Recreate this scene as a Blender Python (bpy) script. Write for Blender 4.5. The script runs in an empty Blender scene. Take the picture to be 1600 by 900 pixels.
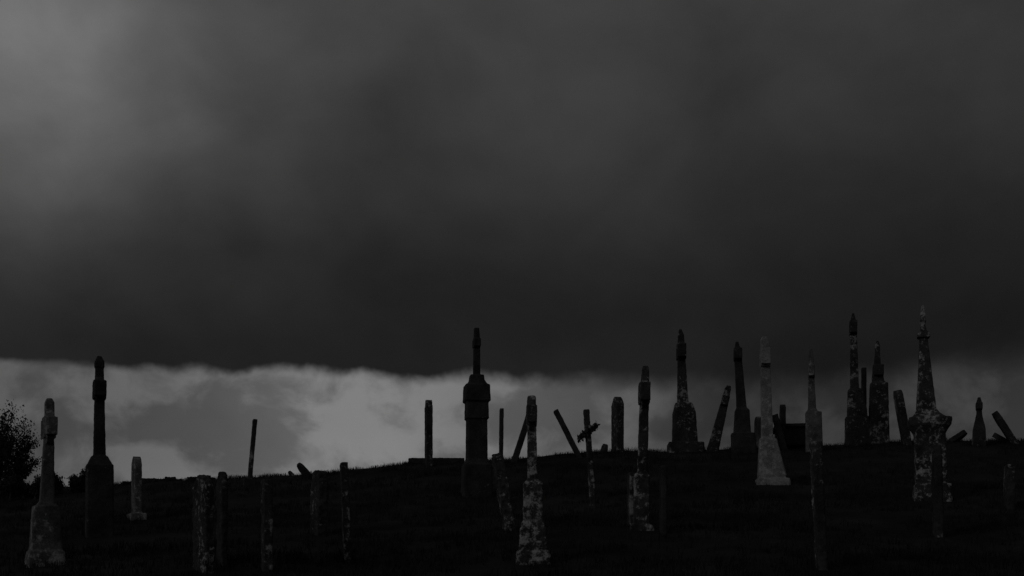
import bpy, bmesh, math, random
from mathutils import noise, Vector, Matrix, Euler
random.seed(11)
scn=bpy.context.scene
scn.view_settings.view_transform='Standard'
scn.view_settings.look='None'
scn.view_settings.exposure=0

# ------------------------------------------------------------ terrain
def herm(pts,x):
    if x<=pts[0][0]: return pts[0][1]
    if x>=pts[-1][0]: return pts[-1][1]
    n=len(pts)
    for i in range(n-1):
        if pts[i][0]<=x<=pts[i+1][0]: break
    def m(j):
        if j==0 or j==n-1: return 0
        return (pts[j+1][1]-pts[j-1][1])/(pts[j+1][0]-pts[j-1][0])
    x0,y0=pts[i];x1,y1=pts[i+1];h=x1-x0;t=(x-x0)/h
    return (2*t**3-3*t*t+1)*y0+(t**3-2*t*t+t)*h*m(i)+(-2*t**3+3*t*t)*y1+(t**3-t*t)*h*m(i+1)
ZC=[(-120,3.0),(-60,3.3),(-30,3.6),(-13.2,3.83),(-9.65,3.99),(-5.8,4.2),(-2.6,4.44),(0,4.6),(2.6,4.8),(6.6,4.88),(9.9,5.03),(13.2,5.07),(30,5.1),(60,4.6),(150,3.5)]
P=[(-80,-.1),(0,0),(8,.15),(12,.26),(16,.37),(21,.53),(26,.70),(30,.88),(33,1.0),(36,1.04),(42,1.02),(60,.7),(110,.1),(160,0)]
def H(x,y):
    return herm(ZC,x)*herm(P,y)+.07*noise.noise(Vector((x*.35,y*.35,3)))+.025*noise.noise(Vector((x*1.3,y*1.3,7)))

# ------------------------------------------------------------ materials
def nt(mat):
    mat.use_nodes=True
    t=mat.node_tree
    return t,t.nodes,t.links,t.nodes['Principled BSDF']

def stone_mat(name,dark,mid,lichen,amount,seed):
    """weathered limestone: grime, stains and crusts of pale lichen. amount 0..1 = lichen cover"""
    m=bpy.data.materials.new(name)
    t,N,L,b=nt(m)
    geo=N.new('ShaderNodeNewGeometry')
    off=N.new('ShaderNodeVectorMath');off.operation='ADD';off.inputs[1].default_value=(seed*3.1,seed*1.7,seed)
    L.new(geo.outputs['Position'],off.inputs[0])
    n1=N.new('ShaderNodeTexNoise');n1.inputs['Scale'].default_value=2.6;n1.inputs['Detail'].default_value=7;n1.inputs['Roughness'].default_value=.65
    n2=N.new('ShaderNodeTexNoise');n2.inputs['Scale'].default_value=9;n2.inputs['Detail'].default_value=9;n2.inputs['Roughness'].default_value=.76
    n3=N.new('ShaderNodeTexNoise');n3.inputs['Scale'].default_value=45;n3.inputs['Detail'].default_value=4
    n4=N.new('ShaderNodeTexNoise');n4.inputs['Scale'].default_value=1.5;n4.inputs['Detail'].default_value=2
    for n in (n1,n2,n3,n4): L.new(off.outputs[0],n.inputs['Vector'])
    r1=N.new('ShaderNodeValToRGB')
    r1.color_ramp.elements[0].position=.36;r1.color_ramp.elements[0].color=(dark,dark,dark,1)
    r1.color_ramp.elements[1].position=.66;r1.color_ramp.elements[1].color=(mid,mid,mid,1)
    L.new(n1.outputs[0],r1.inputs[0])
    thr=.70-.24*amount
    # lichen grows in colonies: broad noise shifts the threshold
    ad=N.new('ShaderNodeMath');ad.operation='MULTIPLY_ADD';ad.inputs[1].default_value=.5
    L.new(n4.outputs[0],ad.inputs[0])
    sb=N.new('ShaderNodeMath');sb.operation='SUBTRACT';sb.inputs[1].default_value=.25
    L.new(n2.outputs[0],sb.inputs[0]);L.new(sb.outputs[0],ad.inputs[2])
    r2=N.new('ShaderNodeValToRGB')
    r2.color_ramp.elements[0].position=thr-.03;r2.color_ramp.elements[0].color=(0,0,0,1)
    r2.color_ramp.elements[1].position=thr+.05;r2.color_ramp.elements[1].color=(1,1,1,1)
    L.new(ad.outputs[0],r2.inputs[0])
    mx=N.new('ShaderNodeMix');mx.data_type='RGBA'
    L.new(r2.outputs[0],mx.inputs[0]);L.new(r1.outputs[0],mx.inputs[6]);mx.inputs[7].default_value=(lichen,lichen,lichen,1)
    m2=N.new('ShaderNodeMix');m2.data_type='RGBA';m2.blend_type='MULTIPLY';m2.inputs[0].default_value=.8
    r3=N.new('ShaderNodeValToRGB')
    r3.color_ramp.elements[0].position=.3;r3.color_ramp.elements[0].color=(.45,.45,.45,1)
    r3.color_ramp.elements[1].position=.7;r3.color_ramp.elements[1].color=(1,1,1,1)
    L.new(n3.outputs[0],r3.inputs[0])
    L.new(mx.outputs[2],m2.inputs[6]);L.new(r3.outputs[0],m2.inputs[7])
    L.new(m2.outputs[2],b.inputs['Base Color'])
    b.inputs['Roughness'].default_value=.95
    b.inputs['Specular IOR Level'].default_value=.1
    bp=N.new('ShaderNodeBump');bp.inputs['Strength'].default_value=.7;bp.inputs['Distance'].default_value=.02
    L.new(n2.outputs[0],bp.inputs['Height']);L.new(bp.outputs[0],b.inputs['Normal'])
    return m
M_BLACK=[stone_mat('stone_blackened_%d'%i,.03,.07,.20,.12,i+1) for i in range(3)]
M_DARK=[stone_mat('stone_dark_lichened_%d'%i,.03,.07,.36,.42,i+11) for i in range(3)]
M_MOTT=[stone_mat('stone_mottled_%d'%i,.03,.09,.46,.60,i+21) for i in range(3)]
M_GREY=[stone_mat('stone_grey_%d'%i,.07,.20,.40,.50,i+31) for i in range(3)]
M_PALE=[stone_mat('stone_pale_%d'%i,.18,.38,.46,.50,i+41) for i in range(3)]

def plain_mat(name,c0,c1,scale):
    m=bpy.data.materials.new(name)
    t,N,L,b=nt(m)
    geo=N.new('ShaderNodeNewGeometry')
    n1=N.new('ShaderNodeTexNoise');n1.inputs['Scale'].default_value=scale;n1.inputs['Detail'].default_value=8;n1.inputs['Roughness'].default_value=.65
    L.new(geo.outputs['Position'],n1.inputs['Vector'])
    r=N.new('ShaderNodeValToRGB')
    r.color_ramp.elements[0].position=.35;r.color_ramp.elements[0].color=(c0,c0,c0,1)
    r.color_ramp.elements[1].position=.68;r.color_ramp.elements[1].color=(c1,c1,c1,1)
    L.new(n1.outputs[0],r.inputs[0]);L.new(r.outputs[0],b.inputs['Base Color'])
    b.inputs['Roughness'].default_value=1;b.inputs['Specular IOR Level'].default_value=0.05
    return m
M_TURF=plain_mat('turf',.011,.034,.55)
M_GRASS=plain_mat('grass_blades',.013,.04,.7)
M_LEAF=plain_mat('leaves',.03,.06,3)
M_BARK=plain_mat('bark',.04,.09,9)

# ------------------------------------------------------------ stone object finishing
TEX=bpy.data.textures.new('weathering','CLOUDS');TEX.noise_scale=.16;TEX.noise_depth=3
TEX2=bpy.data.textures.new('chipping','CLOUDS');TEX2.noise_scale=.05;TEX2.noise_depth=1
def finish(bm,name,x,y,rotz,lean,leany,mat,vox=.015,rough=.014):
    rotz-=math.atan2(x,y)*.95      # the rows of graves follow the curve of the hill
    me=bpy.data.meshes.new(name)
    bm.normal_update();bm.to_mesh(me);bm.free()
    ob=bpy.data.objects.new(name,me);scn.collection.objects.link(ob)
    me.materials.append(mat)
    ob.location=(x,y,H(x,y))
    ob.matrix_world=Matrix.Translation((x,y,H(x,y)))@Matrix.Rotation(lean,4,'Y')@Matrix.Rotation(leany,4,'X')@Matrix.Rotation(rotz,4,'Z')
    r=ob.modifiers.new('erode','REMESH');r.mode='VOXEL';r.voxel_size=vox;r.use_smooth_shade=True
    for tx,st in ((TEX,rough),(TEX2,rough*.55)):
        d=ob.modifiers.new('weather','DISPLACE');d.texture=tx;d.strength=st;d.mid_level=.5;d.texture_coords='GLOBAL'
    return ob

def loft(bm,rings,s,depth=1.0):
    prev=None
    for k,r in enumerate(rings):
        h,w=r[0]*s,r[1]*s
        ox=(r[2] if len(r)>2 else 0)*s
        d=w*depth
        c=.08*w
        pts=[(-w+c,-d),(w-c,-d),(w,-d+c),(w,d-c),(w-c,d),(-w+c,d),(-w,d-c),(-w,-d+c)]
        vs=[bm.verts.new((ox+a,b,h)) for a,b in pts]
        if prev:
            for i in range(8):
                bm.faces.new((prev[i],prev[(i+1)%8],vs[(i+1)%8],vs[i]))
        else: bm.faces.new(vs[::-1])
        prev=vs
    bm.faces.new(prev)

def box(bm,c,h,rot=None):
    vs=[]
    for sx in(-1,1):
        for sy in(-1,1):
            for sz in(-1,1):
                v=Vector((sx*h[0],sy*h[1],sz*h[2]))
                if rot: v=rot@v
                vs.append(bm.verts.new(Vector(c)+v))
    for f in((0,1,3,2),(4,6,7,5),(0,4,5,1),(2,3,7,6),(0,2,6,4),(1,5,7,3)):
        bm.faces.new([vs[i] for i in f])

def ringYZ(bm,c,R,r0,t):
    """stone wheel of a celtic cross, in the YZ plane"""
    n=28;L=[]
    for i in range(n):
        a=2*math.pi*i/n
        q=[]
        for rr,tx in ((R,t),(R,-t),(R-r0,-t),(R-r0,t)):
            q.append(bm.verts.new((c[0]+tx,c[1]+rr*math.cos(a),c[2]+rr*math.sin(a))))
        L.append(q)
    for i in range(n):
        A=L[i];B=L[(i+1)%n]
        for k in range(4):
            bm.faces.new((A[k],A[(k+1)%4],B[(k+1)%4],B[k]))

def cross(name,x,y,s,rings,head=None,arm=.30,ring=.22,rotz=8,lean=0,mat=None,leany=0,rough=.014,vox=.011):
    """plinth + shaft (lofted square section) and, at head=(height,half height,half thickness,offset), arms and wheel"""
    bm=bmesh.new()
    loft(bm,rings,s)
    if head:
        h,v,w,ox=head
        box(bm,(ox*s,0,h*s),(w*s*.85,arm,v*s*.72))
        box(bm,(ox*s,arm-.03,h*s),(w*s*.95,.05,v*s))
        box(bm,(ox*s,-arm+.03,h*s),(w*s*.95,.05,v*s))
        box(bm,(ox*s,0,h*s),(w*s,v*s*1.1,v*s*1.2))
        if ring: ringYZ(bm,(ox*s,0,h*s),ring,.06,w*s*.6)
    return finish(bm,name,x,y,math.radians(rotz),math.radians(lean),math.radians(leany),mat,vox=vox,rough=rough*.8)

def slab(name,x,y,s,vis,h,W=.6,style='round',rotz=5,dx=0,mat=None,foot=None,leany=0,rough=.014,taper=.0,vox=.015):
    """upright headstone slab: broad faces look along X, seen nearly edge on from the lane"""
    rz=math.radians(rotz)
    th=max(.06,(vis*s-abs(W*math.sin(rz)))/math.cos(rz))/2
    hh=math.hypot(h,dx)*s
    lean=math.atan2(dx,h)
    w=W/2
    if style=='round':
        prof=[(w*math.cos(a),hh-w*.8+w*.8*math.sin(a)) for a in [math.pi*i/14 for i in range(15)]]
    elif style=='point':
        prof=[(w,hh-w*.7),(w*.45,hh-w*.2),(0,hh),(-w*.45,hh-w*.2),(-w,hh-w*.7)]
    elif style=='shoulder':
        prof=[(w,hh-.16),(w*.72,hh-.16),(w*.6,hh-.07),(w*.3,hh-.01),(0,hh),(-w*.3,hh-.01),(-w*.6,hh-.07),(-w*.72,hh-.16),(-w,hh-.16)]
    else:
        prof=[(w,hh),(-w,hh*.985)]
    prof=[(w*1.0,-.45)]+prof+[(-w*1.0,-.45)]
    bm=bmesh.new()
    def tx(z): return th*(1+taper*(1-z/hh))
    A=[bm.verts.new((tx(b),a,b)) for a,b in prof]
    B=[bm.verts.new((-tx(b),a,b)) for a,b in prof]
    n=len(prof)
    bm.faces.new(A);bm.faces.new(B[::-1])
    for i in range(n):
        bm.faces.new((A[i],B[i],B[(i+1)%n],A[(i+1)%n]))
    if foot:
        box(bm,(0,0,(foot[1]*s-.3)/2),(foot[0]*s/2,w+.08,(foot[1]*s+.3)/2))
    return finish(bm,name,x,y,rz,lean,math.radians(leany),mat,rough=rough,vox=vox)

B,D,Mo,G,Pa=M_BLACK,M_DARK,M_MOTT,M_GREY,M_PALE
# ------------------------------------------------------------ the monuments
CC='celtic_cross_monument'
cross(CC,-6.48,17.75,.0089,[(-30,30),(0,28),(20,26,1),(22,23,1),(90,19,2),(92,15,3),(98,10.5,3),(195,7.5,6),(228,7,7),(252,7,7),(259,4,7)],
      head=(213,14,9,6.5),arm=.30,ring=.25,rotz=7,mat=G[0])
cross(CC,-6.93,21.5,.01075,[(-30,21),(0,20.5),(110,20),(112,18),(124,12),(126,9),(216,7.5),(262,6.3),(264,7.3),(272,7),(281,3)],
      head=(228,12,9.5,0),arm=.26,ring=.22,rotz=5,mat=B[0])
slab('round_top_headstone',-7.26,24.75,.0124,17,96,W=.62,style='round',rotz=7,mat=G[1],foot=(24,7))
slab('leaning_headstone',-6.28,30.6,.0153,8,101,W=.5,style='flat',rotz=3,dx=9,mat=D[0],foot=(18,7))
slab('fallen_headstone',-5.28,33.0,.0165,10,17,W=.55,style='round',rotz=10,dx=-15,mat=D[1])
slab('fallen_headstone',-5.66,33.0,.0165,6,7,W=.4,style='round',rotz=5,dx=-6,mat=D[2])
slab('weathered_headstone',-3.10,20.5,.01025,28,99,W=.62,style='shoulder',rotz=13,dx=2,mat=D[0],rough=.05)
slab('weathered_headstone',-3.90,16.15,.0081,34,149,W=.6,style='round',rotz=17,dx=0,mat=D[1],rough=.05)
slab('weathered_headstone',-3.85,17.0,.0085,18,142,W=.5,style='round',rotz=8,dx=0,mat=B[1],rough=.04)
slab('slab_headstone',-3.09,16.1,.008,20,145,W=.6,style='flat',rotz=5,mat=D[2],rough=.025)
slab('slab_headstone',-2.23,17.35,.0087,13,153,W=.6,style='flat',rotz=2,dx=-6,mat=D[0],rough=.02)
slab('slab_headstone',-2.10,32.25,.0161,13,103,W=.6,style='shoulder',rotz=5,mat=D[0])
# ledger tomb on the crest
bm=bmesh.new();box(bm,(0,0,.02),(.72,.45,.07));box(bm,(0,0,-.2),(.64,.38,.2))
finish(bm,'ledger_tomb',-2.0,33.7,.03,math.radians(-.5),0,B[2],rough=.03)
cross('pedestal_cross_monument',-.73,26.4,.0132,[(-30,23),(0,23),(48,21.5),(50,18),(57,15.8),(118,15.3),(120,17.5),(145,17),(147,20),(172,19),(174,15),(180,11.5),(188,10.5),(189,5.5),(246,4.8),(262,3.8)],
      head=(238,6,5.4,0),arm=.17,ring=None,rotz=7,mat=B[1],rough=.012)
slab('slab_headstone',-.28,32.4,.0162,7,84,W=.5,style='flat',rotz=2,dx=1,mat=B[0])
slab('weathered_headstone',-.04,20.3,.0101,20,120,W=.45,style='round',rotz=6,dx=-20,mat=Mo[1],rough=.05)
slab('leaning_headstone',.05,32.15,.016,11,80,W=.6,style='flat',rotz=3,dx=26,mat=B[1])
cross(CC,.27,16.55,.0083,[(-30,28),(0,27),(18,25.5),(20,22),(54,20),(56,15.5),(57,18),(63,17),(65,15),(124,15),(126,12),(131,7.5,-1),(225,7,-2),(258,6.6,-2),(260,5,-2)],
      head=(229,13,7.8,-2),arm=.27,ring=.22,rotz=2,mat=Mo[2],rough=.02)
slab('leaning_headstone',1.66,31.7,.0159,8,73,W=.45,style='flat',rotz=2,dx=-37,mat=B[2])
slab('small_headstone',2.38,33.2,.0166,12,13,W=.4,style='round',rotz=15,dx=2,mat=B[0])
slab('pointed_headstone',2.80,33.95,.017,20,86,W=.62,style='point',rotz=14,dx=0,mat=D[1])
cross(CC,1.97,19.45,.0097,[(-30,18),(0,19),(7,16),(8,12.5),(84,12),(88,9.5),(90,7.9,1),(200,7,4),(250,5.5,6),(256,3.5,6)],
      head=(213,14,7.8,4),arm=.28,ring=.24,rotz=4,mat=Mo[0],rough=.02)
slab('slab_headstone',1.87,20.05,.01,13,82,W=.55,style='flat',rotz=4,mat=D[0])
slab('slab_headstone',2.25,19.05,.0095,12,104,W=.55,style='flat',rotz=3,mat=B[1])
cross(CC,4.49,33.15,.0166,[(-20,29),(0,28),(13,27),(14,19,-1),(60,17,-2),(75,13,-3),(77,8.5,-4),(140,6,-6),(182,4.6,-7),(191,2,-8)],
      head=(156,10,7,-6.5),arm=.30,ring=.27,rotz=4,mat=D[0],rough=.02)
cross('leaning_celtic_cross',5.13,32.75,.0164,[(-20,9),(0,9),(60,6.5),(100,4.5),(105,3)],
      head=(80,7,5.5,0),arm=.2,ring=.16,rotz=3,lean=14,mat=D[1],rough=.03)
cross(CC,5.80,32.0,.016,[(-20,19),(0,19),(28,18,-2),(29,13,-3),(64,11,-3),(68,8,-4),(70,7.5,-4),(130,6,-8),(155,5.6,-10),(172,2,-11)],
      head=(152,8,6.3,-9.5),arm=.24,ring=.2,rotz=3,mat=B[2])
cross(CC,5.43,26.7,.01335,[(-20,26),(0,26),(6,25),(7,20,-1),(12,21,-1),(68,13,-7),(72,9,-8),(200,7,-11),(222,6.5,-12),(229,4,-12)],
      head=(196,12,7.5,-11),arm=.26,ring=.22,rotz=4,mat=Pa[0])
# table tomb with broken stones around it
bm=bmesh.new();box(bm,(0,0,.2),(.40,.8,.24));box(bm,(0,0,.47),(.47,.9,.04))
finish(bm,'table_tomb',7.40,33.9,.05,0,0,B[0],rough=.02)
slab('slab_headstone',7.04,33.3,.0166,10,68,W=.5,style='round',rotz=4,mat=B[1])
slab('leaning_headstone',6.95,32.7,.0164,10,54,W=.5,style='flat',rotz=3,dx=-15,mat=B[2])
slab('small_headstone',6.42,33.4,.0167,12,50,W=.4,style='round',rotz=12,mat=G[2])
cross(CC,7.54,31.95,.016,[(-15,14),(0,13),(60,12,-1),(62,8,-3),(67,6,-3),(100,5,-4),(150,3.6,-5),(160,1.6,-5)],
      head=(124,8,4.8,-4),arm=.22,ring=.18,rotz=2,mat=G[0])
slab('slab_headstone',3.76,15.55,.0078,19,198,W=.5,style='flat',rotz=4,dx=-9,mat=Mo[0],rough=.03)
cross(CC,9.05,33.5,.0168,[(-20,20),(0,20),(10,19),(42,18,-1),(43,15,-1),(84,12,-3),(88,6.5,-5),(190,4.8,-7),(205,1.5,-7)],
      head=(182,9,5.6,-7),arm=.24,ring=.2,rotz=3,mat=D[2],rough=.02)
slab('slab_headstone',9.40,34.2,.017,8,118,W=.4,style='flat',rotz=2,mat=B[0])
cross(CC,9.54,33.3,.0167,[(-20,16),(0,15),(92,13,0),(95,9,-1),(112,7,-2),(120,5,-2),(140,3.5,-2),(150,4,-2),(159,1.5,-2)],
      head=(112,8,7.5,-1),arm=.24,ring=.18,rotz=5,mat=D[0],rough=.026)
slab('leaning_headstone',10.04,32.55,.0163,15,84,W=.6,style='round',rotz=5,dx=-15,mat=D[1])
cross('obelisk_monument',7.73,23.55,.0118,[(-20,28),(0,28),(22,27),(24,22.5,-2),(100,22.5,-4),(106,25,-4),(113,30,-4),(120,31.5,-4),(125,31.5,-4),(127,24,-6),(133,18,-8),(140,14.5,-9),(228,7.5,-12),(250,6,-13),(252,9.5,-13),(258,9,-13),(262,5,-13),(272,3.4,-14),(277,5,-14),(282,3.4,-14),(288,4,-14),(303,1.6,-14)],
      rotz=3,mat=Mo[1],rough=.018)
slab('slab_headstone',6.18,18.55,.0093,16,142,W=.5,style='shoulder',rotz=4,dx=-3,mat=D[2],rough=.03)
slab('fallen_headstone',11.35,33.0,.0165,10,14,W=.5,style='round',rotz=4,dx=21,mat=B[1])
cross(CC,11.55,31.65,.0158,[(-15,11),(0,10),(25,9),(44,5),(50,4),(68,3.8),(75,2)],
      head=(61,5,4.6,0),arm=.16,ring=.12,rotz=4,mat=D[1])
slab('leaning_headstone',12.55,32.0,.016,12,48,W=.55,style='point',rotz=4,dx=-31,mat=D[2])
slab('fallen_headstone',12.55,32.5,.016,10,11,W=.5,style='round',rotz=4,dx=-20,mat=B[0])
slab('slab_headstone',8.51,21.9,.011,16,68,W=.55,style='flat',rotz=5,mat=D[0])
# low remains of kerbs along the crest on the left
for (kx,ky,kw) in ((-8.9,32.6,.5),(-8.0,33.0,.35),(-9.6,32.4,.25)):
    bm=bmesh.new();box(bm,(0,0,-.02),(kw,.12,.07));box(bm,(kw*.4,.1,.02),(kw*.25,.1,.09))
    finish(bm,'grave_kerb',kx,ky,.1,math.radians(random.uniform(-3,3)),0,B[1],rough=.06)

# ------------------------------------------------------------ small cross with a wreath
bm=bmesh.new();s=.0113
box(bm,(0,0,.72),(4.5*s,.055,1.03))
rt=Matrix.Rotation(math.radians(-33),3,'Y')
box(bm,(0,0,1.36),(.20,.05,.045),rt)
wc=finish(bm,'wreathed_grave_cross',1.43,22.55,math.radians(6),math.radians(-4),0,Mo[0],vox=.014,rough=.02)
def leaves(bm,c,rad,n,size,flat=1.0):
    for i in range(n):
        u=Vector((random.gauss(0,.5),random.gauss(0,.5),random.gauss(0,.5)*flat))
        if u.length>1.15: u.normalize()
        p=Vector(c)+Vector((u.x*rad[0],u.y*rad[1],u.z*rad[2]))
        q=Euler((random.uniform(0,6.3),random.uniform(0,6.3),random.uniform(0,6.3))).to_matrix()
        l=size*random.uniform(.6,1.4)
        pts=[(0,0,0),(l*.5,l*.3,0),(l,0,0),(l*.5,-l*.3,0)]
        bm.faces.new([bm.verts.new(p+q@Vector(a)) for a in pts])
bm=bmesh.new()
for k in range(18):
    t=-1+2*k/17
    fat=.6+.5*abs(math.sin(k*1.1))
    leaves(bm,(t*.17,-.06,1.35+t*.17*.65),(.035*fat,.05,.05*fat),16,.055)
me=bpy.data.meshes.new('wreath');bm.to_mesh(me);bm.free();me.materials.append(M_LEAF)
wr=bpy.data.objects.new('wreath',me);scn.collection.objects.link(wr);wr.parent=wc

# ------------------------------------------------------------ shrubs at the left edge of the graveyard
def shrub(name,x,y,w,h,nbr,leafn,lsize,seed,tall=1.0):
    random.seed(seed)
    root=bpy.data.objects.new(name,None);scn.collection.objects.link(root);root.location=(x,y,H(x,y))
    cb=bmesh.new();lb=bmesh.new()
    def tube(p,q,r0,r1):
        d=(q-p);
        if d.length<1e-4: return
        z=d.normalized();a=z.orthogonal().normalized();b=z.cross(a)
        A=[cb.verts.new(p+(a*math.cos(t)+b*math.sin(t))*r0) for t in (0,1.26,2.51,3.77,5.03)]
        C=[cb.verts.new(q+(a*math.cos(t)+b*math.sin(t))*r1) for t in (0,1.26,2.51,3.77,5.03)]
        for i in range(5): cb.faces.new((A[i],A[(i+1)%5],C[(i+1)%5],C[i]))
    def grow(p,d,l,r,lev):
        n=3;
        for i in range(n):
            q=p+d*l/n
            tube(p,q,r,r*.8);r*=.8;p=q
            d=(d+Vector((random.gauss(0,.16),random.gauss(0,.16),random.gauss(0.05,.1)))).normalized()
            if lev<3 :
                for _ in range(2 if lev else 1):
                    dd=(d+Vector((random.gauss(0,.55),random.gauss(0,.55),random.gauss(.1,.3)))).normalized()
                    grow(p,dd,l*random.uniform(.45,.7),r*.65,lev+1)
            if lev>=1: leaves(lb,p,(.10,.10,.09),leafn,lsize)
    for b in range(nbr):
        a=random.uniform(0,6.28)
        px=random.uniform(-w,w)
        py=random.uniform(-.5,.5)
        d=Vector((math.cos(a)*.4,math.sin(a)*.4,1)).normalized()
        k=random.uniform(.55,1)
        grow(Vector((px*.8,py,-.1)),d,h*.62*k,.035*k,0)
    for nm,bmx,mt in (('branches',cb,M_BARK),('leaves',lb,M_LEAF)):
        me=bpy.data.meshes.new(nm);bmx.to_mesh(me);bmx.free();me.materials.append(mt)
        o=bpy.data.objects.new(nm,me);scn.collection.objects.link(o);o.parent=root
shrub('hawthorn_bush',-12.25,30.5,.5,2.05,9,4,.052,3)
shrub('low_bush',-10.5,31.0,.45,.5,8,5,.05,5)
shrub('low_bush',-11.5,30.0,.6,.6,8,5,.05,8)
shrub('hawthorn_bush',-15.2,31.5,1.0,2.3,7,4,.055,13)

# ------------------------------------------------------------ ground
def axis(lo,hi,step,far):
    a=[];v=lo
    while v<=hi: a.append(v);v+=step
    g=step;v=hi
    while v<far: g*=1.35;v+=g;a.append(v)
    g=step;v=lo
    while v>-far: g*=1.35;v-=g;a.insert(0,v)
    return a
xs=axis(-20,20,.25,2500);ys=axis(0,44,.25,2500)
vs=[(x,y,H(x,y)) for y in ys for x in xs]
nx=len(xs)
fs=[(j*nx+i,j*nx+i+1,(j+1)*nx+i+1,(j+1)*nx+i) for j in range(len(ys)-1) for i in range(nx-1)]
me=bpy.data.meshes.new('ground');me.from_pydata(vs,[],fs);me.materials.append(M_TURF)
for p in me.polygons: p.use_smooth=True
scn.collection.objects.link(bpy.data.objects.new('ground',me))
# grass
random.seed(4)
V=[];F=[]
def blade(x,y,z,h,w):
    a=random.uniform(0,6.28);lx=random.gauss(0,.35)*h;ly=random.gauss(0,.35)*h
    dx=math.cos(a)*w;dy=math.sin(a)*w
    n=len(V)
    V.extend([(x-dx,y-dy,z-.02),(x+dx,y+dy,z-.02),(x+lx*.4+dx*.6,y+ly*.4+dy*.6,z+h*.6),(x+lx*.4-dx*.6,y+ly*.4-dy*.6,z+h*.6),(x+lx,y+ly,z+h)])
    F.extend([(n,n+1,n+2,n+3),(n+3,n+2,n+4)])
cnt=0
while cnt<9000:
    y=random.uniform(13.5,37.5);x=random.uniform(-.46,.46)*y
    d=noise.noise(Vector((x*.6,y*.6,20)))
    if random.random()>.55+d: continue
    z=H(x,y);cnt+=1
    hh=.065+.06*max(0,d)+random.uniform(0,.03)
    for k in range(9):
        blade(x+random.gauss(0,.06),y+random.gauss(0,.06),z,hh*random.uniform(.5,1.25),.006)
me=bpy.data.meshes.new('grass');me.from_pydata(V,[],F);me.materials.append(M_GRASS)
scn.collection.objects.link(bpy.data.objects.new('grass',me))

# ------------------------------------------------------------ world: heavy cloud deck
w=bpy.data.worlds.new('World');scn.world=w;w.use_nodes=True
T=w.node_tree;N=T.nodes;L=T.links
class E:
    def __init__(s,o): s.o=o
    def __add__(a,b): return mth('ADD',a,b)
    __radd__=__add__
    def __mul__(a,b): return mth('MULTIPLY',a,b)
    __rmul__=__mul__
    def __sub__(a,b): return mth('SUBTRACT',a,b)
    def __rsub__(a,b): return mth('SUBTRACT',b,a)
    def __truediv__(a,b): return mth('DIVIDE',a,b)
def mth(op,*args,clamp=False):
    n=N.new('ShaderNodeMath');n.operation=op;n.use_clamp=clamp
    for i,a in enumerate(args):
        if isinstance(a,E): L.new(a.o,n.inputs[i])
        else: n.inputs[i].default_value=a
    return E(n.outputs[0])
def gauss(v,c,wd):
    t=(v-c)/wd
    return mth('EXPONENT',(t*t)*-1.0)
def sstep(v,a,b):
    n=N.new('ShaderNodeMapRange');n.interpolation_type='SMOOTHSTEP'
    L.new(v.o,n.inputs[0])
    for i,q in ((1,a),(2,b)):
        if isinstance(q,E): L.new(q.o,n.inputs[i])
        else: n.inputs[i].default_value=q
    return E(n.outputs[0])
def ramp(v,stops,lo,hi):
    t=(v-lo)/(hi-lo)
    n=N.new('ShaderNodeValToRGB');cr=n.color_ramp;cr.interpolation='B_SPLINE'
    while len(cr.elements)<len(stops): cr.elements.new(.5)
    for e,(p,c) in zip(cr.elements,stops):
        e.position=(p-lo)/(hi-lo)
    for e,(p,c) in zip(cr.elements,stops):
        e.color=(c,c,c,1)
    L.new(t.o,n.inputs[0])
    return E(n.outputs[0])
tc=N.new('ShaderNodeTexCoord')
sp=N.new('ShaderNodeSeparateXYZ');L.new(tc.outputs['Generated'],sp.inputs[0])
X,Y,Z=[E(o) for o in sp.outputs]
az=mth('ARCTAN2',X,Y)
el=mth('ARCTAN2',Z,mth('SQRT',X*X+Y*Y))
def nz(scale,stretch,detail,rough,seed,dist=0,tilt=.35):
    mp=N.new('ShaderNodeMapping');mp.inputs['Scale'].default_value=(1,1,stretch);mp.inputs['Location'].default_value=(seed,seed*.7,seed*.3)
    mp.inputs['Rotation'].default_value=(0,tilt,0)
    L.new(tc.outputs['Generated'],mp.inputs[0])
    n=N.new('ShaderNodeTexNoise');n.inputs['Scale'].default_value=scale;n.inputs['Detail'].default_value=detail;n.inputs['Roughness'].default_value=rough;n.inputs['Distortion'].default_value=dist
    L.new(mp.outputs[0],n.inputs['Vector'])
    return E(n.outputs[0])
nA=nz(3.2,1.3,3,.5,2.3)        # broad masses
nB=nz(8,1.5,6,.5,5.1,.3)      # billows
nC=nz(17,1.3,7,.55,8.4,.25,.1)     # fine billows in the gap
nD=nz(22,1.0,4,.55,1.4)         # rippled edge
nE=nz(13,1.2,5,.5,11.7,.4,.6)    # storm texture overhead
deck=ramp(el,[(.10,.0120),(.15,.0120),(.21,.0130),(.27,.0215),(.34,.037),(.41,.046),(.7,.05),(1.0,.055)],0,1)
side=ramp(az,[(-.6,1.6),(-.3,1.40),(0,1.05),(.2,.82),(.6,.72)],-1,1)
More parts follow.
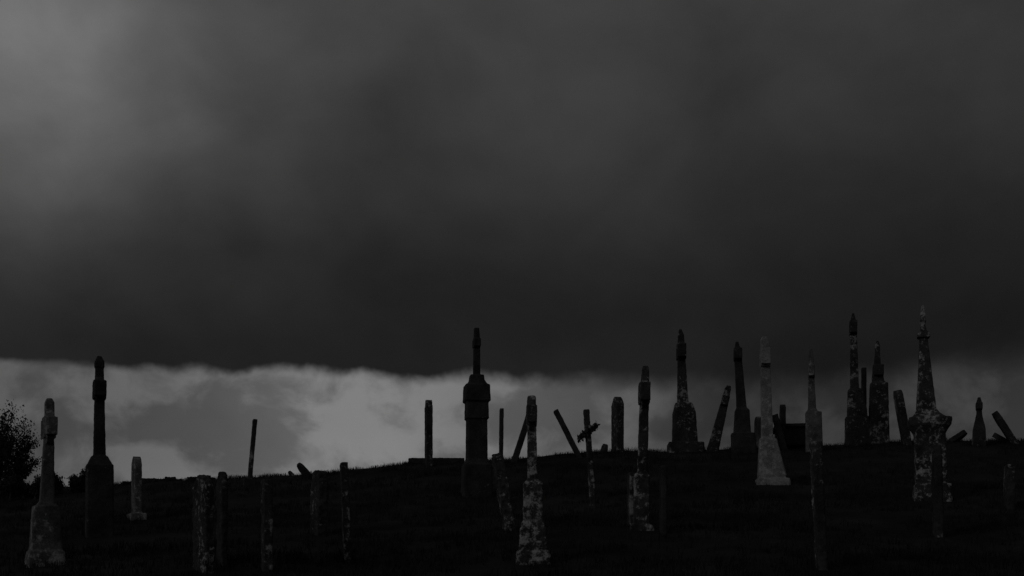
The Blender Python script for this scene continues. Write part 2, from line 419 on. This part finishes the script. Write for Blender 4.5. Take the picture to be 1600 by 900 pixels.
glow=gauss(az,-.40,.16)*gauss(el,.36,.11)*.085+gauss(az,-.33,.06)*gauss(el,.40,.04)*.018
deck=deck*side*(nA*.70+nB*.95+nE*.38)+glow*(nB*1.5+nE*.6-.05)
band=ramp(az,[(-.42,.070),(-.33,.105),(-.22,.130),(-.12,.200),(-.06,.175),(.02,.130),(.08,.098),(.12,.060),(.17,.030),(.22,.034),(.30,.046),(.40,.050)],-1,1)
hi=sstep(nC,.40,.62)
band=band*(.38+hi*.52+nB*.48)
e0=.1545+gauss(az,-.160,.040)*.004-gauss(az,.16,.12)*.011+(nD-.5)*.022+(nB-.5)*.02
soft=ramp(az,[(-.4,.0045),(0,.0055),(.1,.011),(.3,.018),(.4,.02)],-1,1)
m=sstep(el,e0-soft,e0+soft)
front=band*(1-m)+deck*m
back=.045+nA*.03
fb=sstep(Y,-.35,.45)
sky=front*fb+back*(1-fb)
nish=N.new('ShaderNodeTexSky');nish.sky_type='NISHITA';nish.sun_disc=False
SUN_EL=math.radians(24);SUN_AZ=math.radians(235)   # azimuth clockwise from +Y : behind and to the left
nish.sun_elevation=SUN_EL;nish.sun_rotation=SUN_AZ
bw=N.new('ShaderNodeRGBToBW');L.new(nish.outputs[0],bw.inputs[0])
tot=sky*10.0+E(bw.outputs[0])*.003
bg=N['Background'];bg.inputs['Strength'].default_value=.1
L.new(tot.o,bg.inputs['Color'])

sl=bpy.data.lights.new('sun','SUN');sl.energy=.17;sl.angle=math.radians(18);sl.color=(1,1,1)
so=bpy.data.objects.new('sun',sl);scn.collection.objects.link(so)
sd=Vector((math.sin(SUN_AZ)*math.cos(SUN_EL),math.cos(SUN_AZ)*math.cos(SUN_EL),math.sin(SUN_EL)))
so.rotation_euler=sd.to_track_quat('Z','Y').to_euler()

cam=bpy.data.cameras.new('camera');cam.lens=45;cam.sensor_width=36;cam.shift_y=450/1600;cam.clip_end=6000
co=bpy.data.objects.new('camera',cam);scn.collection.objects.link(co)
co.location=(0,0,1.6);co.rotation_euler=(math.radians(90),0,0)
scn.camera=co
